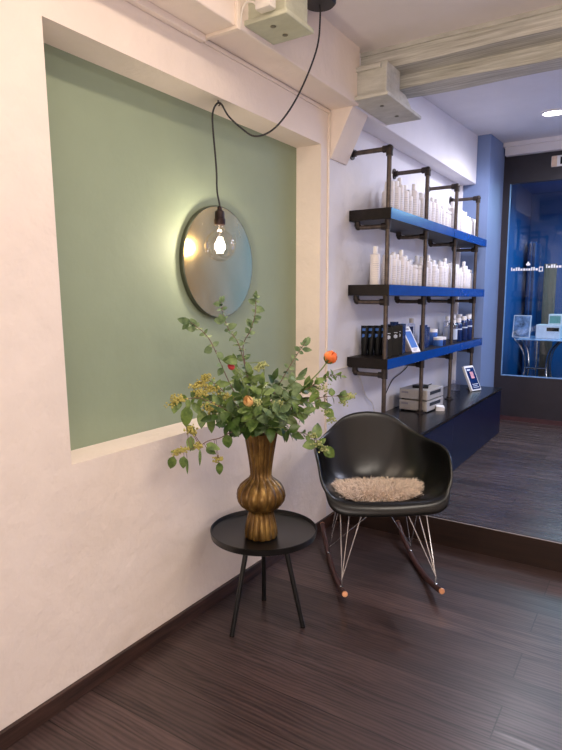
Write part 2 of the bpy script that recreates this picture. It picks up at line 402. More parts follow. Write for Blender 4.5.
# ---------------------------------------------------------------- old beam and brackets
bm_ = thing('timber_beam', 'old painted greenish grey timber beam crossing the ceiling above the step', 'beam', (.15, 3.25, 2.66))
def rough_box(b, x0, x1, y0, y1, z0, z1, n=26, amp=.006, seed=0):
    rows = []
    for i in range(n + 1):
        x = x0 + (x1 - x0) * i / n
        j = lambda k: amp * noise.noise(Vector((x * 2.3, k * 3.7 + seed, 1.7)))
        rows.append([b.m.verts.new(p) for p in ((x, y0 + j(1), z0 + j(2)), (x, y1 + j(3), z0 + j(4)), (x, y1 + j(5), z1), (x, y0 + j(6), z1))])
    for i in range(n):
        for k in range(4): b.m.faces.new((rows[i][k], rows[i][(k + 1) % 4], rows[i + 1][(k + 1) % 4], rows[i + 1][k]))
    b.m.faces.new(rows[0]); b.m.faces.new(list(reversed(rows[-1])))
W_ = XR - .15
b = B(); rough_box(b, 0, W_, 0, .17, .085, .20, seed=1); b.build('front_timber', m_beam, bm_, angle=25)
b = B(); rough_box(b, .02, W_, .165, .345, .012, .20, amp=.010, seed=5); b.build('rear_timber', m_beam, bm_, angle=25)
b = B(); rough_box(b, 0, W_, -.012, .02, .168, .19, amp=.003, seed=9); b.build('cornice_strip', m_beam2, bm_, angle=25)
def bracket(label, x1, y0, y1, zb, ztop, ybody1, m_beam2=m_beam2):
    t = thing('wooden_bracket', label, 'bracket', (.15, y0, zb))
    b = B().box(.0, x1 - .15, 0, y1 - y0, 0, .02, .004); b.build('base_plate', m_beam2, t, smooth=False)
    b = B().box(.0, x1 - .15 - .022, .03, ybody1 - y0, .02, ztop - zb, .006); b.build('block', m_beam2, t, smooth=False)
    for (px, py) in ((.55, .3), (.55, .72)):
        B().lathe([(.012, 0), (.012, .002), (.006, .004)], 12, ((x1 - .15) * px, (y1 - y0) * py, -.004)).build('screw', m_bracketline, t)
    return t
t = bracket('painted wooden bracket block under the end of the old ceiling beam', .378, 3.11, 3.65, 2.552, 2.742, 3.34)
b = B(); P = [(0, .255, .02), (0, .5, .02), (0, .47, .1)]
b.hexa([(.0, .25, .02), (.19, .25, .02), (.19, .53, .02), (0, .53, .02), (.0, .25, .1), (.19, .25, .1), (.19, .36, .1), (0, .36, .1)]); b.build('rear_wedge', m_beam2, t, smooth=False)
b = B().box(.02, .175, .012, .03, .155, .178, .003); b.build('top_cleat', m_beam2, t, smooth=False)
t = bracket('pale green wooden bracket block on the soffit beside the pendant ceiling rose', .385, 2.065, 2.285, 2.562, 2.85, 2.27, m_beam3)
# plug and cable by the bracket
t = thing('power_plug', 'white power plug with looping cable in front of the pale green bracket', 'plug', (.30, 2.052, 2.602))
b = B().box(-.035, .04, -.035, .012, -.02, .022, .008); b.build('plug_body', m_cable, t)
b = B().tube(smoothpath([(-.033, -.01, .004), (-.06, -.012, .026), (-.09, -.016, .028), (-.106, -.02, .0), (-.112, -.022, -.04), (-.114, -.025, -.06)]), .0045, 8); b.build('cable', m_cable, t)
# cable duct
t = thing('cable_duct', 'thin cream cable duct running along the wall top and down beside the niche', 'cable duct', (0, 2.0, SOF))
b = B().box(0, .009, .02, 1.145, -.022, -.006, .002); b.build('duct_run', m_duct, t, smooth=False)
b = B().box(0, .009, 1.13, 1.146, -1.98, -.022, .002); b.build('duct_drop', m_duct, t, smooth=False)
b = B().box(0, .185, 0, .022, -.014, 0, .002); b.box(.18, .194, 0, .022, -.014, .29, .002); b.build('duct_return', m_duct, t, smooth=False)

# ================================================================ pendant lamp
BX, BY = -.03, 2.150
pl = thing('pendant_lamp', 'bare globe bulb pendant on a black cord swagged from the ceiling to the niche', 'pendant lamp', (.277, 2.525, ZC))
off = Vector((.277, 2.525, ZC))
b = B().lathe([(.0, -.052), (.068, -.052), (.076, -.044), (.076, -.004), (.07, 0)], 32); b.build('ceiling_rose', m_black, pl)
cp = [off + Vector((0, 0, -.05)), off + Vector((.002, .002, -.10)), (.268, 2.523, 2.62), (.229, 2.476, 2.46), (.180, 2.420, 2.325), (.125, 2.356, 2.228), (.070, 2.292, 2.194), (.028, 2.240, 2.226), (-.008, 2.195, 2.272)]
hk = Vector((BX, BY, NZ1 - .013))
cp += [hk + RT * .012, hk - RT * .012 + Vector((0, 0, -.008)), hk - RT * .026 + Vector((0, 0, -.05)), hk - RT * .024 + Vector((0, 0, -.12)), hk - RT * .012 + Vector((0, 0, -.28)), hk - RT * .010 + Vector((0, 0, -.38)), (BX, BY, 1.88), (BX, BY, 1.865)]
b = B().tube([p - off for p in smoothpath(cp, 6)], .0042, 8); b.build('cord', m_cord, pl)
b = B().tube([Vector((BX, BY, NZ1)) - off, Vector((BX, BY, NZ1 - .008)) - off, Vector((BX + .008, BY + .004, NZ1 - .018)) - off, Vector((BX + .002, BY, NZ1 - .024)) - off], .003, 6); b.build('hook', m_socket, pl)
so = Vector((BX, BY, 1.785)) - off
b = B().lathe([(.004, .085), (.010, .08), (.012, .068), (.021, .062), (.023, .05), (.023, .03), (.026, .026), (.026, .006), (.022, 0)], 24, so); b.build('socket', m_socket, pl)
R_ = .072
prof = [(.017, .0)]
for i in range(3): prof.append((.018 + .005 * i, -.010 - .008 * i))
zc_ = -.026 - R_ * .93
for i in range(3, 19):
    a = PI * i / 18
    prof.append((max(.0006, R_ * math.sin(a)), zc_ + R_ * math.cos(a)))
prof = [q for k, q in enumerate(prof)]
b = B().lathe(prof, 32, so); bulb = b.build('bulb', m_bulbglass, pl)
b = B()
for k in range(8):
    a = 2 * PI * k / 8
    b.tube([so + Vector((.008 * math.cos(a), .008 * math.sin(a), -.055)), so + Vector((.02 * math.cos(a), .02 * math.sin(a), -.09)), so + Vector((.014 * math.cos(a + .3), .014 * math.sin(a + .3), -.125))], .0013, 6)
b.build('filament', m_fil, bulb)
b = B().lathe([(.012, 0), (.009, -.03), (.005, -.055)], 12, so); b.build('glass_stem', m_bulbglass, bulb)
pt = bpy.data.lights.new('bulb_light', 'POINT'); pt.energy = 8; pt.color = (1, .88, .72); pt.shadow_soft_size = .03
po = bpy.data.objects.new('bulb_light', pt); C.objects.link(po); po.location = (BX, BY, 1.695)

# ================================================================ round mirror
mr = thing('round_mirror', 'round brushed brass mirror on the green niche wall behind the bulb', 'mirror', (-ND, 2.290, 1.626))
RY = Matrix.Rotation(PI / 2, 4, 'Y')
b = B().lathe([(.25, .0), (.272, .002), (.273, .022), (.269, .026), (.265, .024)], 72); bmesh.ops.transform(b.m, matrix=RY, verts=b.m.verts[:]); b.build('rim', m_mirredge, mr)
b = B().lathe([(.2665, .018), (.2665, .0255)], 72); bmesh.ops.transform(b.m, matrix=RY, verts=b.m.verts[:]); b.build('disc', m_mirror, mr)

# ================================================================ side table
TX, TY, TZ = .284, 2.040, .417
tb = thing('side_table', 'round black metal tray side table with three splayed legs', 'table', (TX, TY, 0))
b = B().lathe([(.0, TZ - .012), (.222, TZ - .012), (.234, TZ - .006), (.237, TZ + .02), (.234, TZ + .021), (.230, TZ + .004), (.222, TZ), (.0, TZ)], 72, closed=False)
b.build('tray_top', m_tray, tb)
feet = [(.241, 1.857), (.464, 2.083), (.186, 2.182)]
for (fx, fy) in feet:
    d = Vector((fx - TX, fy - TY, 0)); top = d * .50; foot = d * 1.0
    b = B().cyl((foot.x, foot.y, .004), (top.x, top.y, TZ - .014), .0105, 16, .0115); lg = b.build('leg', m_black, tb)
    b = B().cyl((foot.x, foot.y, 0), (foot.x * 1.0, foot.y * 1.0, .006), .0115, 16); b.build('foot_glide', m_fit, lg)
b = B().lathe([(.03, TZ - .02), (.13, TZ - .02), (.13, TZ - .011)], 32); b.build('leg_mount', m_black, tb)

# ================================================================ vase
VX, VY, VZ = .298, 2.0, TZ
vp = [(.060, 0), (.072, .004), (.074, .02), (.070, .05), (.062, .085), (.056, .11), (.056, .122), (.066, .128), (.088, .142), (.103, .165), (.108, .187), (.104, .21), (.092, .232), (.070, .252),
      (.054, .264), (.047, .275), (.048, .30), (.056, .36), (.066, .42), (.074, .462), (.0745, .466), (.069, .466), (.060, .41), (.05, .36), (.042, .30), (.03, .26)]
b = B().lathe(vp, 168, lobes=14, amp=.085)
v_ = b.build('vase', m_gold, angle=60, loc=(VX, VY, VZ)); tag(v_, 'ribbed antique gold vase with a bulging middle on the black tray table', 'vase')

# ================================================================ bouquet
VD = 2.535
MOUTH = Vector((VX, VY, VZ + .455))
def away(p, lim=.03):                          # keep twigs off the wall
    if p.x < lim and p.z < NZ0 + .05: p.x = lim
    return p
def bpts(px): return [away(at_depth(u, v, VD - c)) for (u, v, c) in px]
def start(i):
    a = i * 2.399; return Vector((VX + .028 * math.cos(a), VY + .028 * math.sin(a), VZ + .34)), MOUTH + Vector((.034 * math.cos(a), .034 * math.sin(a), .0))
idx = [0]
def stem_path(px):
    idx[0] += 1; s0, s1 = start(idx[0]); return smoothpath([s0, s1] + bpts(px), 6)
TOCAM = (CAMP - MOUTH).normalized()
def rnd(a, b): return random.uniform(a, b)
def rv(): return Vector((rnd(-1, 1), rnd(-1, 1), rnd(-1, 1)))
def add_leaves(b, path, i0, L, W, step=2, pairs=True, taper=.35, droop=0.0, face=.55):
    n = len(path); k = 0
    for i in range(i0, n - 1, step):
        t = i / n; d = (path[i + 1] - path[i - 1]).normalized(); k += 1
        axis = d.cross(TOCAM); axis.normalize()
        if k % 2: axis = (axis * .45 + d.cross(axis) * .9).normalized()
        sc_ = (1 - taper * max(0, (t - .5) * 2)) * rnd(.8, 1.15)
        for sgn in ((1, -1) if pairs else ((1,) if k % 2 else (-1,))):
            dr = (axis * sgn + d * rnd(.2, .8) + rv() * .3 + Vector((0, 0, -droop))).normalized()
            nr = (TOCAM * face + Vector((0, 0, .6)) + rv() * .55)
            b.leaf(path[i], dr, nr, L * sc_, W * sc_)
    d = (path[-1] - path[-3]).normalized()
    b.leaf(path[-1], d, TOCAM + rv() * .5, L * .8, W * .7)
def twig(name, label, px, L=.042, W=.03, i0=12, step=2, pairs=True, lm=None, sm=None, r=.0022, droop=0, berries=(), bmat=None, extra=(), group=None, br=.022):
    path = stem_path(px); t = thing(name, label, 'branch', path[0], 0, group); o = path[0]
    rr = [r * (1.25 - .7 * i / len(path)) for i in range(len(path))]
    sb = B().tube([p - o for p in path], r, 6, True, rr)
    lb = B(); add_leaves(lb, [p - o for p in path], i0, L, W, step, pairs, droop=droop)
    for (u, v, c, du, dv, ll, ww) in extra:      # single leaves read off the photo
        p = away(at_depth(u, v, VD - c)); q = away(at_depth(u + du, v + dv, VD - c + rnd(-.02, .02)))
        lb.leaf(p - o, q - p, TOCAM + rv() * .35, ll, ww)
        near = min(path, key=lambda s: (s - p).length)
        if (near - p).length > .008: sb.tube([near - o, ((near + p) / 2 + Vector((0, 0, .006))) - o, p - o], .0011, 5)
    for (u, v, c, n) in berries:
        bb = B(); ce = away(at_depth(u, v, VD - c)); near = min(path, key=lambda s: (s - ce).length)
        if (near - ce).length > .01: sb.tube([near - o, ((near + ce) / 2) - o, ce - o], .0012, 5)
        for k in range(n):
            gs = lambda: max(-1.9, min(1.9, random.gauss(0, 1))) * br; q = ce + Vector((gs(), gs(), gs() * .62))
            if q.x < .012 and q.z < NZ0 + .02: q.x = .012
            bb.ico(q - o, rnd(.003, .0052), 1)
            if k % 3 == 0: bb.tube([ce - o, q - o], .0007, 4, False)
        bb.build('berry_cluster', bmat or m_berry, t)
    sb.build('stem', sm or m_stem, t); lb.build('leaves', lm or m_euc, t, angle=80, recalc=False)
    return t
G = 'bouquet branches in the gold vase'
twig('eucalyptus_branch', 'long eucalyptus branch leaning up left with leaves at its tip, over the green niche',
     [(250, 415, .06), (232, 388, .07), (213, 346, .06), (205, 334, .06), (197, 327, .06), (190, 322, .06)], .034, .024, 15, 3, True, group=G,
     extra=[(196, 329, .06, -10, 0, .042, .026), (195, 327, .06, -4, -9, .05, .032), (189, 322, .06, -8, -2, .052, .032), (190, 323, .06, -9, 6, .05, .03), (212, 348, .06, -7, 4, .04, .034), (217, 352, .07, 5, 6, .045, .03), (223, 368, .07, -4, 6, .04, .03)])
twig('eucalyptus_branch', 'upright eucalyptus branch with its tip in front of the round mirror',
     [(256, 415, .03), (249, 385, .03), (243, 358, .03), (237, 341, .03), (229, 330, .03), (223, 314, .03), (221, 302, .03)], .032, .022, 14, 2, True, group=G,
     extra=[(225, 321, .03, -10, -1, .05, .036), (225, 322, .03, -6, -8, .045, .03), (228, 328, .03, 9, -4, .045, .03), (222, 305, .03, -9, -2, .042, .026), (221, 303, .03, 3, -7, .04, .02)])
twig('eucalyptus_branch', 'tallest eucalyptus branch curving up right against the green wall',
     [(258, 415, .0), (248, 375, .0), (243, 347, .0), (250, 331, .0), (255, 315, .0), (256, 300, .0), (256, 296, .0)], .032, .022, 15, 2, True, group=G,
     extra=[(256, 304, 0, -6, -4, .045, .03), (252, 327, 0, -4, -7, .045, .03), (254, 320, 0, 5, -3, .044, .03), (256, 308, 0, 6, 2, .042, .03), (255, 298, 0, 1, -5, .03, .02)])
twig('eucalyptus_branch', 'eucalyptus branch slanting right with its tip over the niche reveal',
     [(266, 418, .02), (274, 395, .02), (284, 376, .02), (293, 361, .02), (300, 350, .02), (306, 341, .02)], .03, .021, 13, 2, True, group=G,
     extra=[(303, 346, .02, 6, -7, .055, .032), (302, 349, .02, 8, 1, .045, .022), (300, 351, .02, -6, -5, .034, .022)])
twig('eucalyptus_branch', 'eucalyptus branch of narrow leaves reaching right below the orange flower',
     [(270, 420, .05), (292, 398, .06), (312, 386, .07), (326, 378, .07), (334, 375, .07), (341, 376, .07)], .034, .016, 13, 2, True, group=G, lm=m_leaf,
     berries=[(324, 388, .07, 26), (315, 396, .07, 20)], bmat=m_gberry, br=.014)
twig('eucalyptus_branch', 'branch of round leaves and pale berries reaching furthest right, above the chair',
     [(272, 424, .08), (296, 405, .1), (318, 398, .1), (334, 396, .1), (344, 397, .1)], .042, .036, 14, 3, True, group=G, lm=m_leaf,
     berries=[(350, 395, .1, 26), (344, 402, .1, 18), (330, 420, .1, 30), (326, 412, .1, 20)], bmat=m_gberry, br=.011,
     extra=[(338, 397, .1, 10, 0, .055, .045), (326, 410, .1, 6, 5, .045, .04), (316, 402, .1, -2, -10, .05, .04), (320, 404, .1, 10, 4, .05, .034)])
twig('eucalyptus_branch', 'low branch drooping right in front of the black chair back',
     [(274, 430, .1), (292, 431, .14), (306, 434, .15), (318, 441, .16), (326, 449, .16)], .036, .03, 16, 3, True, group=G, lm=m_leaf,
     berries=[(318, 443, .16, 40), (324, 449, .16, 30), (314, 436, .16, 24)], bmat=m_gberry, br=.011,
     extra=[(316, 439, .16, 2, -15, .07, .045), (316, 443, .16, -12, 3, .058, .044), (324, 447, .16, 10, 10, .07, .046), (300, 420, .14, 8, -12, .065, .04)])
twig('seeded_eucalyptus_branch', 'seeded eucalyptus branch with yellow berry clusters reaching far left',
     [(248, 425, .14), (226, 410, .2), (206, 400, .22), (192, 398, .24), (178, 402, .25)], .05, .026, 17, 3, True, group=G, lm=m_leaf, droop=.7,
     berries=[(178, 399, .25, 80), (172, 403, .25, 26), (200, 393, .23, 70), (208, 407, .22, 70), (214, 411, .22, 40)], br=.0135,
     extra=[(186, 406, .24, 1, 20, .088, .052), (192, 402, .23, 10, 14, .07, .03), (203, 410, .22, -2, 18, .075, .042), (212, 414, .21, -2, 22, .085, .04), (176, 404, .25, -2, 8, .04, .03), (197, 397, .23, -6, -6, .04, .034)])
twig('seeded_eucalyptus_branch', 'seeded eucalyptus branch with a yellow berry plume above the far left one',
     [(250, 420, .08), (234, 402, .13), (220, 388, .16), (209, 380, .17)], .046, .024, 16, 3, True, group=G, lm=m_leaf,
     berries=[(206, 378, .17, 60), (200, 384, .17, 50), (196, 386, .18, 46), (208, 388, .17, 60), (215, 390, .16, 40), (225, 396, .15, 50)], br=.013,
     extra=[(204, 390, .17, -4, 13, .055, .035), (214, 384, .16, 14, 0, .07, .03), (218, 394, .16, 2, 14, .06, .034)])
twig('seeded_eucalyptus_branch', 'lowest left seeded branch hanging down in front of the beige wall',
     [(246, 432, .16), (232, 432, .22), (220, 438, .24), (208, 441, .25), (198, 447, .26), (186, 450, .27), (178, 451, .27)], .04, .02, 60, 3, True, group=G, lm=m_leaf, droop=.9,
     berries=[(177, 452, .27, 60), (184, 449, .27, 26), (199, 446, .26, 54), (218, 459, .24, 44), (192, 432, .25, 40), (190, 428, .25, 24)], br=.0105,
     extra=[(174, 456, .27, -4, 13, .064, .036), (184, 456, .27, -1, 10, .052, .034), (187, 458, .27, 0, 16, .066, .012), (200, 449, .26, 0, 17, .07, .012), (219, 462, .24, 1, 13, .06, .03),
            (206, 444, .25, 13, 5, .062, .03), (206, 447, .25, 10, 8, .05, .03), (191, 436, .25, -1, 13, .06, .034), (226, 434, .23, 3, 15, .066, .042), (186, 425, .25, 8, 8, .06, .03), (190, 449, .26, 6, -2, .03, .02)])
# filler greenery round the mouth
fill = [((246, 420, .10), (232, 412, .16), (222, 404, .18)), ((254, 418, .12), (246, 404, .18), (240, 392, .2)), ((262, 418, .12), (262, 402, .18), (262, 386, .2)),
        ((270, 420, .10), (282, 406, .15), (292, 396, .18)), ((272, 424, .12), (290, 416, .18), (303, 412, .2)), ((246, 428, .14), (234, 424, .2), (226, 424, .24)),
        ((256, 424, .16), (252, 414, .24), (250, 408, .26)), ((266, 424, .16), (272, 416, .23), (280, 411, .26)), ((252, 412, .0), (246, 392, .0), (238, 376, .0)),
        ((264, 412, -.02), (270, 395, -.02), (274, 380, -.02)), ((272, 418, .0), (288, 400, .0), (302, 390, .0)), ((240, 418, .05), (224, 400, .06), (214, 398, .08)),
        ((258, 410, .04), (254, 390, .05), (250, 374, .05)), ((268, 428, .17), (284, 428, .24), (292, 432, .26)),
        ((272, 416, .04), (298, 394, .06), (314, 384, .07)), ((270, 410, .1), (284, 392, .15), (298, 378, .17)), ((274, 424, .12), (300, 404, .16), (318, 404, .18)), ((244, 424, .16), (228, 412, .24), (214, 416, .26))]
names = ['far left', 'left front', 'middle front', 'right front', 'far right', 'lower left', 'low middle front', 'low right front', 'left rear', 'right rear', 'far right rear', 'far left rear', 'middle rear', 'lowest right', 'outer right rear', 'upper right', 'outer right front', 'outer left front']
for k, px in enumerate(fill):
    twig('leafy_branch', 'short leafy branch of broad green leaves at the %s of the bouquet' % names[k], list(px), .072, .042, 11, 2, True, lm=(m_leaf, m_dleaf, m_leaf, m_euc)[k % 4], sm=m_gstem, group=G)
# flowers
def flower(label, px, head, rad, pm, green, tall=1.2, open_=.55):
    path = stem_path(px); o = path[0]; t = thing('cut_flower', label, 'flower', o)
    B().tube([p - o for p in path], .003, 8).build('stem', m_gstem, t)
    d = (path[-1] - path[-2]).normalized(); c = path[-1] - o
    R = Vector((0, 0, 1)).rotation_difference(d).to_matrix().to_4x4()
    b = B()
    for ring, (cnt, rr, hh) in enumerate(((3, .45, 1.0), (4, .7, .95), (5, .95, .85))):
        for k in range(cnt):
            a = 2 * PI * k / cnt + ring
            Mx = Matrix.Translation(c) @ R @ Matrix.Rotation(a, 4, 'Z')
            rows = []
            for i in range(5):
                s_ = i / 4; zz = rad * tall * 1.7 * s_ * hh; ro = rad * rr * (math.sin(PI * min(.78, s_ * .7 + .08)) ** .7) * (1 - .25 * s_ * (1 - open_))
                rows.append([b.m.verts.new(Mx @ Vector((ro * math.cos(q), ro * math.sin(q), zz - abs(q) * rad * .25 * s_))) for q in (-.75 * (1 - .5 * s_ ** 3), 0, .75 * (1 - .5 * s_ ** 3))])
            for i in range(4):
                for j in range(2): b.m.faces.new((rows[i][j], rows[i][j + 1], rows[i + 1][j + 1], rows[i + 1][j]))
    b.build('petals', pm, t, angle=80, recalc=False)
    b = B()
    for k in range(5):
        a = 2 * PI * k / 5; dr = (R @ Vector((math.cos(a) * (.75 if not green else 1.25), math.sin(a) * (.75 if not green else 1.25), .75)))
        b.leaf(c - d * rad * .25, dr, -(R @ Vector((math.cos(a), math.sin(a), -.4))), rad * (1.25 if green else 1.0), rad * (1.3 if green else .5), .3, -.35)
    b.build('sepals', m_leaf if green else m_gstem, t, angle=80, recalc=False)
    return t, c, o
flower('single orange flower in green sepals high at the right of the bouquet', [(272, 420, .06), (288, 400, .08), (306, 385, .09), (320, 371, .09), (327, 362, .09)], None, .034, m_orange, True, .95)
flower('small red bud under a green leaf at the upper left of the bouquet', [(254, 415, .1), (246, 392, .13), (240, 375, .14), (234, 369, .14)], None, .016, m_red, False)
flower('peach orange flower low in the middle front of the bouquet', [(256, 424, .16), (253, 412, .25), (250, 405, .28)], None, .023, m_peach, False)
twig('leafy_branch', 'green leaf folded over the red bud at the upper left of the bouquet', [(253, 414, .09), (246, 390, .11), (240, 372, .11), (236, 362, .11)], .05, .03, 24, 3, False, group=G, sm=m_gstem, lm=m_leaf,
     extra=[(237, 360, .15, -12, 0, .064, .04), (238, 362, .15, -11, -1, .055, .03)])
twig('umbel_flower', 'bent stem with a pale green umbel drooping in the middle of the bouquet', [(262, 415, .08), (263, 390, .1), (264, 370, .1), (260, 363, .1), (250, 363, .1)], .02, .01, 60, 3, False, group=G, sm=m_gstem, r=.003,
     berries=[(263, 365, .1, 60), (258, 368, .1, 36), (256, 402, .27, 44), (278, 404, .22, 40)], bmat=m_gberry, br=.011)

# ================================================================ rocking chair
RZ = math.atan2(.59, .807)
ch = thing('rocking_chair', 'black plastic bucket rocking armchair with wire base on dark wooden runners', 'chair', (.518, 2.76, 0), RZ)
half = [(0, -.250, .474), (.10, -.250, .475), (.20, -.247, .480), (.272, -.232, .502), (.314, -.200, .560), (.326, -.150, .640), (.331, -.09, .678), (.326, 0, .688), (.305, .075, .690), (.268, .15, .702), (.215, .212, .732), (.15, .258, .778), (.08, .28, .802), (0, .288, .810)]
hp = smoothpath(half, 4)
rim = hp + [Vector((-p.x, p.y, p.z)) for p in reversed(hp[1:-1])]
cen = Vector((0, .0, .428))
b = B(); rows = []; NS = 14
for p in rim:
    row = []; out = Vector((p.x, p.y - cen.y, 0)).normalized()
    frontness = max(0, min(1, (.525 - p.z) / .045))
    backness = max(0, min(1, (p.y - .05) / .2))
    for i in range(1, NS + 1):
        s = i / NS; a = s * PI / 2
        g = math.sin(a) ** .85; h = (1 - math.cos(a)) ** 1.25
        # the backrest leans: pull the foot of the back forwards
        q = cen + Vector((p.x * g, (p.y - cen.y) * g, (p.z - cen.z) * h))
        q.z += -.010 * math.sin(PI * s) * (1 - frontness)
        q.y -= backness * .055 * math.sin(PI * s) * s
        row.append(q)
    last = row[-1]
    lip = .012 + .036 * frontness
    row.append(last + out * lip * .55 + Vector((0, 0, .004 - .004 * frontness)))
    row.append(last + out * lip + Vector((0, 0, -.004 - .022 * frontness)))
    row.append(last + out * (lip * 1.05) + Vector((0, 0, -.012 - .046 * frontness)))
    rows.append([b.m.verts.new(q) for q in row])
cv = b.m.verts.new(cen); n = len(rows)
for i in range(n):
    j = (i + 1) % n; b.m.faces.new((cv, rows[i][0], rows[j][0]))
    for k in range(len(rows[0]) - 1): b.m.faces.new((rows[i][k], rows[i][k + 1], rows[j][k + 1], rows[j][k]))
sh = b.build('shell', m_shell, ch, angle=80)
md = sh.modifiers.new('thickness', 'SOLIDIFY'); md.thickness = .006; md.offset = 0
md = sh.modifiers.new('smooth', 'SUBSURF'); md.levels = 1; md.render_levels = 1
RUNX = .232
def rz_(y): return .0145 + .42 * y * y
for s in (-1, 1):
    b = B(); pts = [(s * RUNX, -.37 + .80 * i / 20, rz_(-.37 + .80 * i / 20)) for i in range(21)]
    b.tube(pts, .014, 14); r_ = b.build('runner', m_run, ch)
    for e in (0, 1):
        y = -.372 if e == 0 else .432; yy = y + (-.006 if e == 0 else .006)
        b = B().tube([(s * RUNX, y, rz_(y)), (s * RUNX, (y + yy) / 2, rz_(y) + .0012), (s * RUNX, yy, rz_(y) + .002)], .0146, 14, True, [.0147, .0147, .012]); b.build('end_cap', m_brass, r_)
    fy, ry = -.285, .15
    ft = Vector((s * RUNX, fy, rz_(fy) + .052)); rt_ = Vector((s * RUNX, ry, rz_(ry) + .045)); wr = .0029
    for (a0, tops) in ((ft, ((s * .215, -.10, .455), (s * .165, -.13, .428), (s * .10, -.15, .42))), (rt_, ((s * .215, -.06, .452), (s * .16, .10, .418), (0, -.12, .416)))):
        for k, q in enumerate(tops):
            B().tube(([a0 + Vector((0, 0, -.05))] if k == 0 else []) + [a0, q], wr, 8).build('wire_strut', m_chrome, ch)
        B().lathe([(.009, 0), (.009, .006), (.005, .008)], 10, (s * RUNX, a0.y, rz_(a0.y) + .012)).build('runner_bolt', m_chrome, ch)
b = B(); ring = [(.165, -.13, .424), (.17, 0, .418), (.16, .10, .416), (0, .12, .414), (-.16, .10, .416), (-.17, 0, .418), (-.165, -.13, .424), (0, -.15, .418), (.165, -.13, .424)]
b.tube([Vector(q) for q in ring], .004, 8, False); b.build('seat_wire_frame', m_chrome, ch)

# fur pad on the seat
fp = thing('fur_seat_pad', 'taupe shaggy fur pad lying on the seat of the black rocking chair', 'seat pad', (.518, 2.76, .43), RZ)
def shell_z(x, y):
    best = None
    # bowl height at a plan position, from the same profile as the shell
    r = math.hypot(x, y); a = math.atan2(x, -y)
    p = min(rim, key=lambda q: abs(((math.atan2(q.x, -(q.y)) - a + PI) % (2 * PI)) - PI))
    R0 = math.hypot(p.x, p.y); g = min(1, r / R0); s = math.asin(min(1, g ** (1 / .85))) * 2 / PI
    return cen.z + (p.z - cen.z) * (1 - math.cos(s * PI / 2)) ** 1.25 - .010 * math.sin(PI * s) * .7
b = B(); PR = (.225, .14); PY = .0
rings = []
for i in range(1, 9):
    f_ = i / 8
    rings.append([b.m.verts.new((PR[0] * f_ * math.cos(2 * PI * k / 36) * (1 + .04 * math.sin(5 * k)), PY + PR[1] * f_ * math.sin(2 * PI * k / 36) * (1 + .04 * math.cos(7 * k)),
        shell_z(PR[0] * f_ * math.cos(2 * PI * k / 36), PY + PR[1] * f_ * math.sin(2 * PI * k / 36)) - .43 + .004 + .022 * (1 - f_ ** 4))) for k in range(36)])
c0 = b.m.verts.new((0, PY, shell_z(0, PY) - .43 + .026))
for k in range(36):
    b.m.faces.new((c0, rings[0][k], rings[0][(k + 1) % 36]))
    for i in range(7): b.m.faces.new((rings[i][k], rings[i + 1][k], rings[i + 1][(k + 1) % 36], rings[i][(k + 1) % 36]))
b.build('pad', m_fur, fp)
b = B()
for k in range(4200):
    f_ = math.sqrt(rnd(0, 1.0)); a = rnd(0, 2 * PI)
    x = PR[0] * f_ * math.cos(a); y = PY + PR[1] * f_ * math.sin(a)
    z = shell_z(x, y) - .43 + .003 + .022 * (1 - f_ ** 4)
    L = rnd(.028, .056); d = Vector((math.cos(a) * f_ * .9 + rnd(-.5, .5), math.sin(a) * f_ * .7 + rnd(-.5, .4) - .1, rnd(.5, 1.1))).normalized()
    p0 = Vector((x, y, z)); p1 = p0 + d * L * .55; p2 = p0 + d * L + Vector((0, 0, -.3 * L)) + rv() * .004
    sd = d.cross(rv()).normalized() * rnd(.0014, .003)
    v = [b.m.verts.new(q) for q in (p0 - sd, p0 + sd, p1 + sd * .8, p1 - sd * .8, p2)]
    b.m.faces.new((v[0], v[1], v[2], v[3])); b.m.faces.new((v[3], v[2], v[4]))
b.build('fur', m_fur, fp, angle=180, recalc=False)

# ================================================================ cabinet
cab = thing('low_cabinet', 'long low black-topped dark cabinet with navy reflection painted on its doors beneath the pipe shelves', 'cabinet', (0, 3.42, .16))
CL = 2.36
B().box(.012, .472, 0.004, CL - .004, 0, .42).build('body', m_shelfend, cab, smooth=False)
B().box(.012, .492, 0, CL, .42, .44, .002).build('worktop', m_cabtop, cab, smooth=False)
for k in range(3):
    y0 = .004 + k * (CL - .008) / 3; y1 = y0 + (CL - .008) / 3
    B().box(.473, .490, y0 + .0015, y1 - .0015, .004, .414, .0015).build('door', m_cabfront, cab, smooth=False)

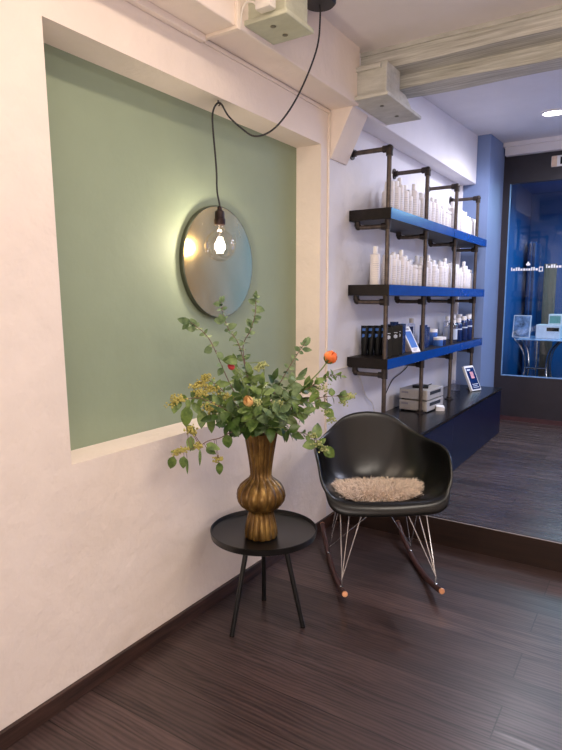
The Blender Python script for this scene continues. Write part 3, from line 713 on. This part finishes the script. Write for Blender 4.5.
# ================================================================ pipe shelf rack
rk = thing('pipe_shelf_rack', 'industrial iron pipe rack with three black shelves edged in painted blue reflection on the white wall', 'shelf', (0, 3.42, 0))
SX0, SX1, SL = .004, .288, 2.37
SZ = [(1.935, 2.003), (1.468, 1.537), (1.003, 1.07)]
for (z0, z1) in SZ:
    s_ = B().box(SX0, SX1 - .003, 0, SL, z0, z1, .002).build('shelf_board', m_shelfend, rk, smooth=False)
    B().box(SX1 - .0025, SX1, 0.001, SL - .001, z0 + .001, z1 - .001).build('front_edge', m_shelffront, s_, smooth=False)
UY = [.030, .735, 1.455, 2.125]; UX = .255; PRD = .0145
for uy in UY:
    b = B(); top = 2.355
    b.tube([(UX, uy, .602), (UX, uy, top)], PRD, 14); b.tube([(.004, uy, top), (UX, uy, top)], PRD, 14)
    p_ = b.build('pipe_frame', m_pipe, rk)
    b = B(); b.sphere((UX, uy, top), .024, 14, 10); b.cyl((UX, uy, top - .042), (UX, uy, top - .004), .021, 16); b.cyl((UX - .042, uy, top), (UX - .004, uy, top), .021, 16); b.build('elbow_fitting', m_fit, p_)
    for (z0, z1) in SZ:
        B().tube(smoothpath([(UX, uy, z0 - .04), (.09, uy, z0 - .04), (.055, uy, z0 - .032), (.048, uy, z0 - .012), (.048, uy, z0 - .001)], 4), PRD * .92, 12).build('bracket_pipe', m_pipe, p_)
        b = B(); b.cyl((UX, uy, z0 - .062), (UX, uy, z0 - .001), .020, 16); b.cyl((UX - .04, uy, z0 - .04), (UX, uy, z0 - .04), .020, 16); b.build('tee_fitting', m_fit, p_)
        b = B(); b.sphere((.055, uy, z0 - .034), .021, 12, 8); b.cyl((.048, uy, z0 - .030), (.048, uy, z0 - .001), .019, 14); b.build('elbow_fitting', m_fit, p_)
    B().lathe([(.037, 0), (.037, .006), (.021, .008), (.021, .024)], 24, (UX, uy, .6)).build('flange', m_fit, p_)
    b = B().cyl((.001, uy, top), (.008, uy, top), .037, 24); b.cyl((.006, uy, top), (.03, uy, top), .021, 16)
    b.build('flange', m_fit, p_)

# ================================================================ bottles on the shelves
ORD = ['first', 'second', 'third', 'fourth', 'fifth', 'sixth', 'seventh', 'eighth', 'ninth', 'tenth', 'eleventh', 'twelfth', 'thirteenth', 'fourteenth', 'fifteenth', 'sixteenth', 'seventeenth', 'eighteenth', 'nineteenth', 'twentieth',
       'twenty-first', 'twenty-second', 'twenty-third', 'twenty-fourth', 'twenty-fifth', 'twenty-sixth', 'twenty-seventh', 'twenty-eighth', 'twenty-ninth', 'thirtieth']
def bottle_proto(name, h, r, cr, chh, body, cap, print_=True, neck=.35):
    t = thing(name, '', 'bottle')
    sh_ = h - chh
    b = B().lathe([(r * .92, 0), (r, .004), (r, sh_ - r * .55), (r * .93, sh_ - r * .22), (r * .7, sh_ - r * .04), (cr * .8, sh_), (cr * .8, sh_ + .004)], 24); b.build('body', body, t)
    b = B().lathe([(cr, sh_ + .003), (cr, h - .004), (cr * .88, h), (0.001, h)], 20); b.build('cap', cap, t)
    if print_:
        b = B(); pr = None
        for k in range(9):
            a = -1.65 + 1.3 * k / 8; cs, sn = (r + .0006) * math.cos(a), (r + .0006) * math.sin(a)
            cur = (b.m.verts.new((cs, sn, sh_ * .18)), b.m.verts.new((cs, sn, sh_ * .74)))
            if pr: b.m.faces.new((pr[0], cur[0], cur[1], pr[1]))
            pr = cur
        b.build('label_print', m_print, t, recalc=False)
    return t
protos = {'tall': bottle_proto('white_bottle', .24, .032, .015, .045, m_wbottle, m_wcap), 'mid': bottle_proto('white_bottle', .205, .0315, .018, .035, m_wbottle, m_wcap),
          'slim': bottle_proto('white_bottle', .178, .027, .016, .03, m_wbottle, m_wcap), 'tube': bottle_proto('white_bottle', .15, .031, .0305, .022, m_wbottle, m_wcap)}
used = set()
def put(kind, x, y, z, label, group, rz=0):
    p = protos[kind]
    if kind in used: return dup(p, (x, y, z), rz, label, group)
    used.add(kind); p.location = (x, y, z); p.rotation_euler = (0, 0, rz); p['label'] = label; p['group'] = group; return p
def row_label(kind, shelf, k):
    k_ = {'tall': 'tall white bottle', 'mid': 'medium white bottle with wide cap', 'slim': 'slim short white bottle', 'tube': 'stubby white tube'}[kind]
    return '%s on the %s shelf, %s from the left' % (k_, shelf, ORD[k])
def fill_row(shelf, z, seq, x0, ys, step, where):
    for k, kd in enumerate(seq):
        lab = '%s, %s from the left in the %s row of the %s shelf' % ({'tall': 'tall white bottle', 'mid': 'medium white bottle', 'slim': 'slim short white bottle', 'tube': 'stubby white tube'}[kd], ORD[k], where, shelf)
        put(kd, x0 + rnd(-.008, .008), ys + k * step + rnd(-.005, .005), z, lab, 'white bottles on the %s shelf' % shelf, rnd(-.4, .2))
fill_row('top', 2.003, ['tall', 'mid', 'tall', 'mid', 'slim', 'tall', 'slim', 'mid', 'mid', 'mid', 'mid', 'mid', 'slim', 'slim', 'tube', 'tube', 'tall', 'mid', 'tall', 'mid', 'mid', 'mid', 'slim', 'slim', 'slim', 'slim'], .20, 3.62, .0815, 'front')
fill_row('top', 2.003, ['mid', 'tall', 'tall', 'tall', 'tall', 'mid', 'mid', 'tall', 'mid', 'mid', 'slim', 'slim', 'tall', 'tall', 'mid', 'mid', 'mid', 'slim'], .10, 3.80, .105, 'rear')
seqB = ['tall', 'tall', 'mid', 'mid', 'tall', 'mid', 'slim', 'tube', 'tube', 'mid', 'slim', 'tall', 'mid', 'slim', 'mid', 'mid', 'tall', 'mid', 'slim', 'mid', 'mid', 'slim', 'tall', 'mid', 'slim', 'slim']
fill_row('middle', 1.537, seqB[1:], .205, 3.56, .0835, 'front')
put('tall', .165, 3.475, 1.537, 'white bottle standing alone at the left end of the middle shelf', 'white bottles on the middle shelf')
fill_row('middle', 1.537, ['mid', 'tall', 'tall', 'mid', 'mid', 'tall', 'tall', 'mid', 'tall', 'mid', 'tall', 'mid', 'mid', 'tall', 'mid', 'mid'], .10, 3.82, .115, 'rear')

# bottom shelf goods
ZB = 1.07
def carton(label, x, y, h=.2, wx=.05, wy=.05, m=m_dark, group=None, emblem=True, rz=0):
    t = thing('carton', label, 'box', (x, y, ZB), rz, group)
    B().box(-wx / 2, wx / 2, -wy / 2, wy / 2, 0, h, .0015).build('box_body', m, t, smooth=False)
    if emblem:
        b = B(); yy = -wy / 2 - .0006
        pts = [(-.012, .125), (.0, .118), (.012, .125), (.012, .139), (.0, .146), (-.012, .139)]
        b.quad(*[(px * wx / .05, yy, pz) for px, pz in pts]); b.quad((-.010, yy, .154), (.012, yy, .154), (.012, yy, .159), (-.010, yy, .159))
        b.build('emblem', m_lbl, t, smooth=False, recalc=False)
    return t
def tube_pack(label, x, y, h=.2, m=m_dark, group=None):
    t = thing('product_tube', label, 'tube', (x, y, ZB), 0, group)
    b = B(); N = 20; rings = []
    for (z, rx, ry) in ((.03, .021, .021), (.06, .023, .021), (.12, .024, .016), (h - .012, .026, .005), (h, .026, .004)):
        rings.append([b.m.verts.new((rx * math.cos(2 * PI * k / N), ry * math.sin(2 * PI * k / N), z)) for k in range(N)])
    for i in range(len(rings) - 1):
        for k in range(N): b.m.faces.new((rings[i][k], rings[i][(k + 1) % N], rings[i + 1][(k + 1) % N], rings[i + 1][k]))
    b.m.faces.new(rings[-1]); b.m.faces.new(list(reversed(rings[0]))); b.build('tube_body', m, t)
    B().lathe([(.019, 0), (.020, .003), (.020, .03), (.016, .032)], 20).build('cap', m_dark, t)
    b = B(); b.quad((-.010, -.0195, .12), (.008, -.0195, .126), (.010, -.0155, .142), (-.008, -.0155, .146)); b.quad((-.012, -.0125, .165), (.012, -.0125, .165), (.012, -.0085, .182), (-.012, -.0085, .182)); b.build('emblem', m_bluelbl, t, smooth=False, recalc=False)
    return t
GT = 'dark tubes and cartons on the bottom shelf'
for k in range(5):
    tube_pack('black product tube standing on its cap on the bottom shelf, %s from the left' % ORD[k], .05 + .034 * k, 3.585 + .03 * k, .2, m_dark, GT)
for k, (x, y) in enumerate(((.235, 3.545), (.235, 3.665), (.12, 3.76), (.21, 3.79))):
    carton('black carton with pale emblem on the bottom shelf, %s right of the tubes' % ORD[k], x, y, (.195, .2, .2, .2)[k], .05, .055, m_dark, GT, rz=.5)
for k, (x, y) in enumerate(((.12, 3.86), (.20, 3.87), (.11, 3.96), (.12, 4.24), (.20, 4.33), (.18, 4.45))):
    carton('dark blue carton on the bottom shelf, %s from the left among the blue cartons' % ORD[k], x, y, (.2, .205, .215, .17, .18, .16)[k], .045, .05, m_bluepack, GT, emblem=(k < 3))
# leaning leaflet holder on the bottom shelf
t = thing('leaflet_stand', 'tilted white leaflet with a blue panel propped on the bottom shelf', 'leaflet', (.215, 4.02, ZB), math.radians(78))
Mt = Matrix.Translation((0, -.05, 0)) @ Matrix.Rotation(math.radians(-30), 4, 'X')
B().box(-.052, .052, -.002, .002, 0, .205, M=Mt).build('card', m_paper, t, smooth=False)
B().box(-.040, .040, -.0032, -.0022, .035, .165, M=Mt).build('blue_panel', m_bluelbl, t, smooth=False)
b = B(); b.box(-.03, .01, -.0032, -.0022, .012, .017, M=Mt); b.box(-.03, .025, -.0032, -.0022, .022, .026, M=Mt); b.box(-.03, .03, -.0032, -.0022, .177, .19, M=Mt); b.build('print', m_ink, t, smooth=False)
b = B(); b.hexa([(-.03, .01, 0), (.03, .01, 0), (.03, .115, 0), (-.03, .115, 0), (-.03, .012, .004), (.03, .012, .004), (.03, .075, .11), (-.03, .075, .11)]); b.build('prop', m_kraft, t, smooth=False)
# jars and bottles at the right end
def simple(name, label, cat, x, y, prof, bm, cap=None, capm=None, group=None, band=None):
    t = thing(name, label, cat, (x, y, ZB), 0, group)
    B().lathe(prof, 24).build('body', bm, t)
    if cap: B().lathe(cap, 24).build('cap', capm or m_wcap, t)
    if band: B().lathe(band, 24, closed=False).build('label_band', m_lbl, t)
    return t
GJ = 'jars and bottles at the right end of the bottom shelf'
def bt(r, h): return [(r * .95, 0), (r, .004), (r, h - r * .5), (r * .6, h)]
simple('clear_bottle', 'tall grey translucent bottle behind the blue cartons on the bottom shelf', 'bottle', .07, 4.42, bt(.03, .19), m_cgl, [(.018, .19), (.018, .225), (.0, .226)], m_silver, GJ)
for k, (x, y) in enumerate(((.225, 4.62), (.225, 4.70))):
    simple('cosmetic_jar', 'wide blue jar with white lid on the bottom shelf, %s from the left' % ORD[k], 'jar', x, y, [(.036, 0), (.038, .004), (.038, .045), (.034, .05)], m_bluepack if k else m_bluelbl, [(.039, .05), (.039, .07), (.0, .071)], m_wcap, GJ)
simple('cosmetic_jar', 'tall pale jar with broad white lid behind the blue jars on the bottom shelf', 'jar', .13, 4.74, [(.045, 0), (.047, .004), (.047, .1), (.042, .105)], m_bluelbl, [(.048, .105), (.048, .13), (0, .131)], m_wcap, GJ)
simple('clear_bottle', 'clear bottle with white cap right of the jars on the bottom shelf', 'bottle', .225, 5.03, bt(.034, .17), m_cgl, [(.02, .17), (.02, .2), (0, .201)], m_wcap, GJ, [(.0345, .03), (.0345, .12)])
simple('clear_bottle', 'second clear bottle with white cap behind the shelf post', 'bottle', .16, 5.07, bt(.034, .19), m_cgl, [(.02, .19), (.02, .225), (0, .226)], m_wcap, GJ, [(.0345, .03), (.0345, .13)])
for k, (x, y, h) in enumerate(((.21, 5.22, .17), (.14, 5.30, .2), (.22, 5.36, .185), (.15, 5.46, .2), (.225, 5.50, .195), (.2, 5.66, .2))):
    simple('blue_bottle', 'dark blue bottle with white cap at the shelf end, %s from the left' % ORD[k], 'bottle', x, y, bt(.036, h), m_bluepack, [(.026, h), (.026, h + .035), (0, h + .036)], m_wcap, GJ, [(.0365, h * .62), (.0365, h * .68)])

# ================================================================ on the cabinet
def receiver(label, z):
    t = thing('audio_unit', label, 'audio device', (.075, 4.19, z), math.radians(-4))
    B().box(0, .225, 0, .32, .008, .085, .004).build('case', m_silver, t, smooth=False)
    b = B(); b.box(.004, .218, -.006, .001, .012, .082, .002); b.build('front_panel', m_silver, t, smooth=False)
    b = B(); b.box(.02, .075, -.0075, -.005, .052, .066); b.build('display', m_ink, t, smooth=False)
    b = B(); b.cyl((.185, -.016, .03), (.185, -.005, .03), .009, 16); b.build('knob', m_silver, t)
    b = B(); b.box(.2245, .2262, .05, .26, .045, .07); b.build('vent', m_grille, t, smooth=False)
    for (x, y) in ((.02, .02), (.205, .02), (.02, .3), (.205, .3)): B().cyl((x, y, 0), (x, y, .009), .01, 12).build('foot', m_dark, t)
    return t
receiver('silver audio unit lying on the black cabinet top, lower of two', .60)
receiver('silver audio unit stacked upon another, upper of two', .685)
t = thing('router', 'small flat black device lying upon the stacked silver audio units', 'router', (.20, 4.30, .77), math.radians(20))
B().box(-.06, .06, -.05, .05, 0, .016, .005).build('case', m_dark, t); B().cyl((.05, .04, .01), (.085, .075, .02), .004, 8).build('antenna', m_dark, t)
t = thing('paper_bundle', 'small folded white papers beside the lower silver audio unit', 'paper', (.335, 4.36, .6), .4)
b = B(); b.box(-.03, .03, -.05, .05, 0, .004); b.box(-.028, .034, -.046, .05, .004, .03, M=Matrix.Rotation(.12, 4, 'Y')); b.build('sheets', m_paper, t, smooth=False)
# framed card on the cabinet
t = thing('standing_card', 'thick white framed card with a portrait leaning back at the cabinet end', 'frame', (.335, 5.45, .6), math.radians(72))
Mt = Matrix.Rotation(math.radians(-25), 4, 'X')
B().box(-.075, .075, -.012, .012, 0.003, .245, .002, M=Mt).build('frame_block', m_paper, t, smooth=False)
B().box(-.062, .066, -.0135, -.0125, .015, .225, M=Mt).build('picture', m_bluepack, t, smooth=False)
b = B().box(-.02, .03, -.0145, -.0137, .12, .185, M=Mt); b.build('portrait', mat('pink_print', rgb(206, 150, 160), .5, 0, .2, 40), t, smooth=False)
b = B(); b.box(-.05, .0, -.0145, -.0137, .196, .212, M=Mt); b.box(-.04, .05, -.0145, -.0137, .06, .066, M=Mt); b.box(-.04, .03, -.0145, -.0137, .045, .05, M=Mt); b.box(-.04, .05, -.0145, -.0137, .03, .035, M=Mt); b.build('print', m_lbl, t, smooth=False)
t = thing('card_holder', 'small clear plastic card holder beside the leaning framed card', 'card holder', (.17, 5.36, .6))
b = B().box(-.04, .04, -.002, .002, 0, .1, M=Matrix.Rotation(-.25, 4, 'X')); b.box(-.04, .04, -.03, .02, 0, .004); b.build('holder', m_cgl, t, smooth=False)

# wall cables
b = B().tube(smoothpath([(.006, 3.17, 1.0), (.008, 3.36, 1.005), (.008, 3.5, 1.0), (.01, 3.62, .9), (.012, 3.7, .78), (.02, 3.80, .71), (.02, 3.86, .62), (.02, 3.92, .606)]), .004, 8)
tag(b.build('wall_cable', m_cable), 'pale cable running down the white wall to the cabinet behind the chair', 'cable')
b = B().tube(smoothpath([(.008, 4.62, .99), (.008, 4.52, .9), (.008, 4.38, .86), (.008, 4.2, .82), (.008, 4.05, .7), (.02, 4.0, .606)]), .0035, 8)
tag(b.build('wall_cable', m_fit), 'thin dark cable on the white wall above the silver audio units', 'cable')

# ================================================================ far end: downlight, sign, blue room
t = thing('ceiling_downlight', 'round recessed white downlight in the rear ceiling', 'ceiling light', (.875, 5.37, 2.947), 0); t.rotation_euler = (math.radians(3), 0, 0)
B().lathe([(.10, .012), (.10, .0), (.085, -.004), (.08, .004)], 40).build('ring', m_white, t); B().lathe([(.08, -.001), (.08, .002)], 40).build('diffuser', m_lampglow, t)
pt = bpy.data.lights.new('downlight_light', 'SPOT'); pt.energy = 95; pt.color = (.9, .9, 1); pt.spot_size = math.radians(160); pt.spot_blend = .6; pt.shadow_soft_size = .08
po = bpy.data.objects.new('downlight_light', pt); C.objects.link(po); po.location = (.875, 5.37, 2.93)
sg = thing('door_sign', 'small lit sign with a black letter on the dark door head', 'sign', (.715, YD - .012, 2.735))
B().box(0, .30, 0, .012, 0, .105, .008).build('sign_plate', m_paper, sg, smooth=False)
B().box(0.004, .052, -.002, .002, .002, .103, .004).build('wood_end', mat('pale_wood', rgb(226, 200, 176), .5, 0, .08), sg, smooth=False)
B().box(.082, .102, -.003, .001, .02, .09).build('letter', m_dark, sg, smooth=False)

def bp(u, v, Y): 
    d = FW + RT * ((u - 281) / FPX) - UP * ((v - 375) / FPX); return CAMP + d * ((Y - CAMP.y) / d.y)
YT = 7.9
zt = bp(530, 338, YT).z
bt_ = thing('glass_table', 'glass topped table on curved chrome legs in the blue room', 'table', (.55, YT, .16))
B().box(-.3, 1.3, -.3, .5, zt - .16 - .012, zt - .16, .003).build('glass_top', mat('table_top_glass', rgb(150, 185, 225), .15), bt_, smooth=False)
zf = bp(530, 368, YT).z - .16
xl, xr = bp(524, 368, YT).x - .55, bp(546, 368, YT).x - .55
for x in (xl, xr):
    for (y, sg_) in ((0.0, 1), (.34, -1)):
        s_ = 1 if x == xl else -1
        B().tube(smoothpath([(x - .14 * s_, y, zt - .175), (x - .03 * s_, y + .01 * sg_, zt - .33), (x, y + .02 * sg_, zf), (x - .02 * s_, y, 0.25), (x - .06 * s_, y, 0.002)]), .014, 10).build('leg', m_chrome, bt_)
B().cyl((xl, .02, zf), (xr, .02, zf), .014, 10).build('foot_bar', m_chrome, bt_)
B().cyl(((xl + xr) / 2, .04, 0.002), ((xl + xr) / 2, .04, zt - .175), .012, 10).build('post', m_chrome, bt_)
def onT(name, label, cat, u0, u1, v0, v1, Y, depth, m, tilt=0):
    a = bp(u0, v1, Y); c = bp(u1, v0, Y); t = thing(name, label, cat, ((a.x + c.x) / 2, Y, zt))
    wv, hv = (c.x - a.x), (c.z - zt)
    return t, wv, hv
t, wv, hv = onT('tilted_poster', 'tilted framed picture leaning on the glass table in the blue room', 'picture', 512, 531, 315, 338, YT, .02, m_poster)
Mt = Matrix.Rotation(-.2, 4, 'X')
B().box(-wv / 2, wv / 2, 0, .015, 0.002, hv, M=Mt).build('frame', m_paper, t, smooth=False); B().box(-wv / 2 + .012, wv / 2 - .012, -.002, 0, 0.012, hv - .012, M=Mt).build('print', m_poster, t, smooth=False)
t, wv, hv = onT('white_machine', 'white boxy machine with pale green screen on the glass table in the blue room', 'machine', 536, 561, 325, 338, YT, .2, m_paper)
B().box(-wv / 2, wv / 2, -.05, .2, 0.0, hv, .006).build('case', m_paper, t, smooth=False); B().box(-wv * .05, wv / 2, .05, .2, hv, hv * 1.75, .006).build('upper_case', m_paper, t, smooth=False)
B().box(wv * 0, wv * .45, .045, .05, hv * 1.1, hv * 1.62).build('screen', mat('green_screen', rgb(120, 170, 160), .3), t, smooth=False); B().box(-wv * .05, wv * .45, -.055, -.05, hv * .55, hv * .8).build('slot', m_dark, t, smooth=False)
YW = YD + .027
def decal(label, u0, v, n, icon):
    a = bp(u0, v, YW); t = thing('glass_lettering', label, 'lettering', (a.x, YW, a.z))
    b = B(); x = 0; rr = random.Random(3)
    for k in range(n):
        wd = rr.choice((.012, .016, .02)); h = rr.choice((.022, .022, .034))
        b.box(x, x + wd, -.001, .001, 0, h); x += wd + .007
    b.build('letters', m_paper, t, smooth=False)
    b = B(); b.box(x + .004, x + .042, -.001, .001, -.012, -.004); b.box(x + .004, x + .042, -.001, .001, .028, .036); b.box(x + .004, x + .012, -.001, .001, -.004, .028); b.box(x + .034, x + .042, -.001, .001, -.004, .028); b.build('square_mark', m_paper, t, smooth=False)
    if icon:
        b = B(); b.lathe([(.012, .05), (.022, .062), (.02, .07), (.008, .076), (.008, .09)], 12, (x * .62, 0, 0)); bmesh.ops.scale(b.m, vec=(1, .06, 1), verts=b.m.verts[:]); b.build('small_mark', m_paper, t, smooth=False)
decal('small white lettering with a square mark on the door glass, left one', 511, 271, 11, True)
decal('small white lettering on the door glass, further right', 546, 268, 12, False)
a = bp(541, 322, 9.3); c = bp(553, 322, 9.3)
b = B(); N = 40; pr = None
for i in range(N + 1):
    x = a.x + (c.x - a.x) * i / N; y = 9.3 + .03 * math.sin(i * 1.3); cur = (b.m.verts.new((x, y, .17)), b.m.verts.new((x, y, 1.95)))
    if pr: b.m.faces.new((pr[0], cur[0], cur[1], pr[1]))
    pr = cur
o = b.build('curtain', m_tan, angle=80); md = o.modifiers.new('thick', 'SOLIDIFY'); md.thickness = .006; tag(o, 'tan curtain hanging in the blue room behind the white machine', 'curtain')
a = bp(513, 330, 8.9); c = bp(534, 230, 8.9)
a.x += .1
t = thing('tall_cupboard', 'dark blue tall cupboard at the left of the blue room', 'cupboard', (a.x, 8.95, .16))
B().box(0, (c.x - a.x), .2, .6, 0, 2.1, .004).build('carcass', m_backblue, t, smooth=False)
for k in range(2): B().box(.01 + k * (c.x - a.x) / 2, (k + 1) * (c.x - a.x) / 2 - .01, .185, .2, .02, 2.08, .003).build('door', mat('cupboard_blue', rgb(8, 48, 92), .4), t, smooth=False)
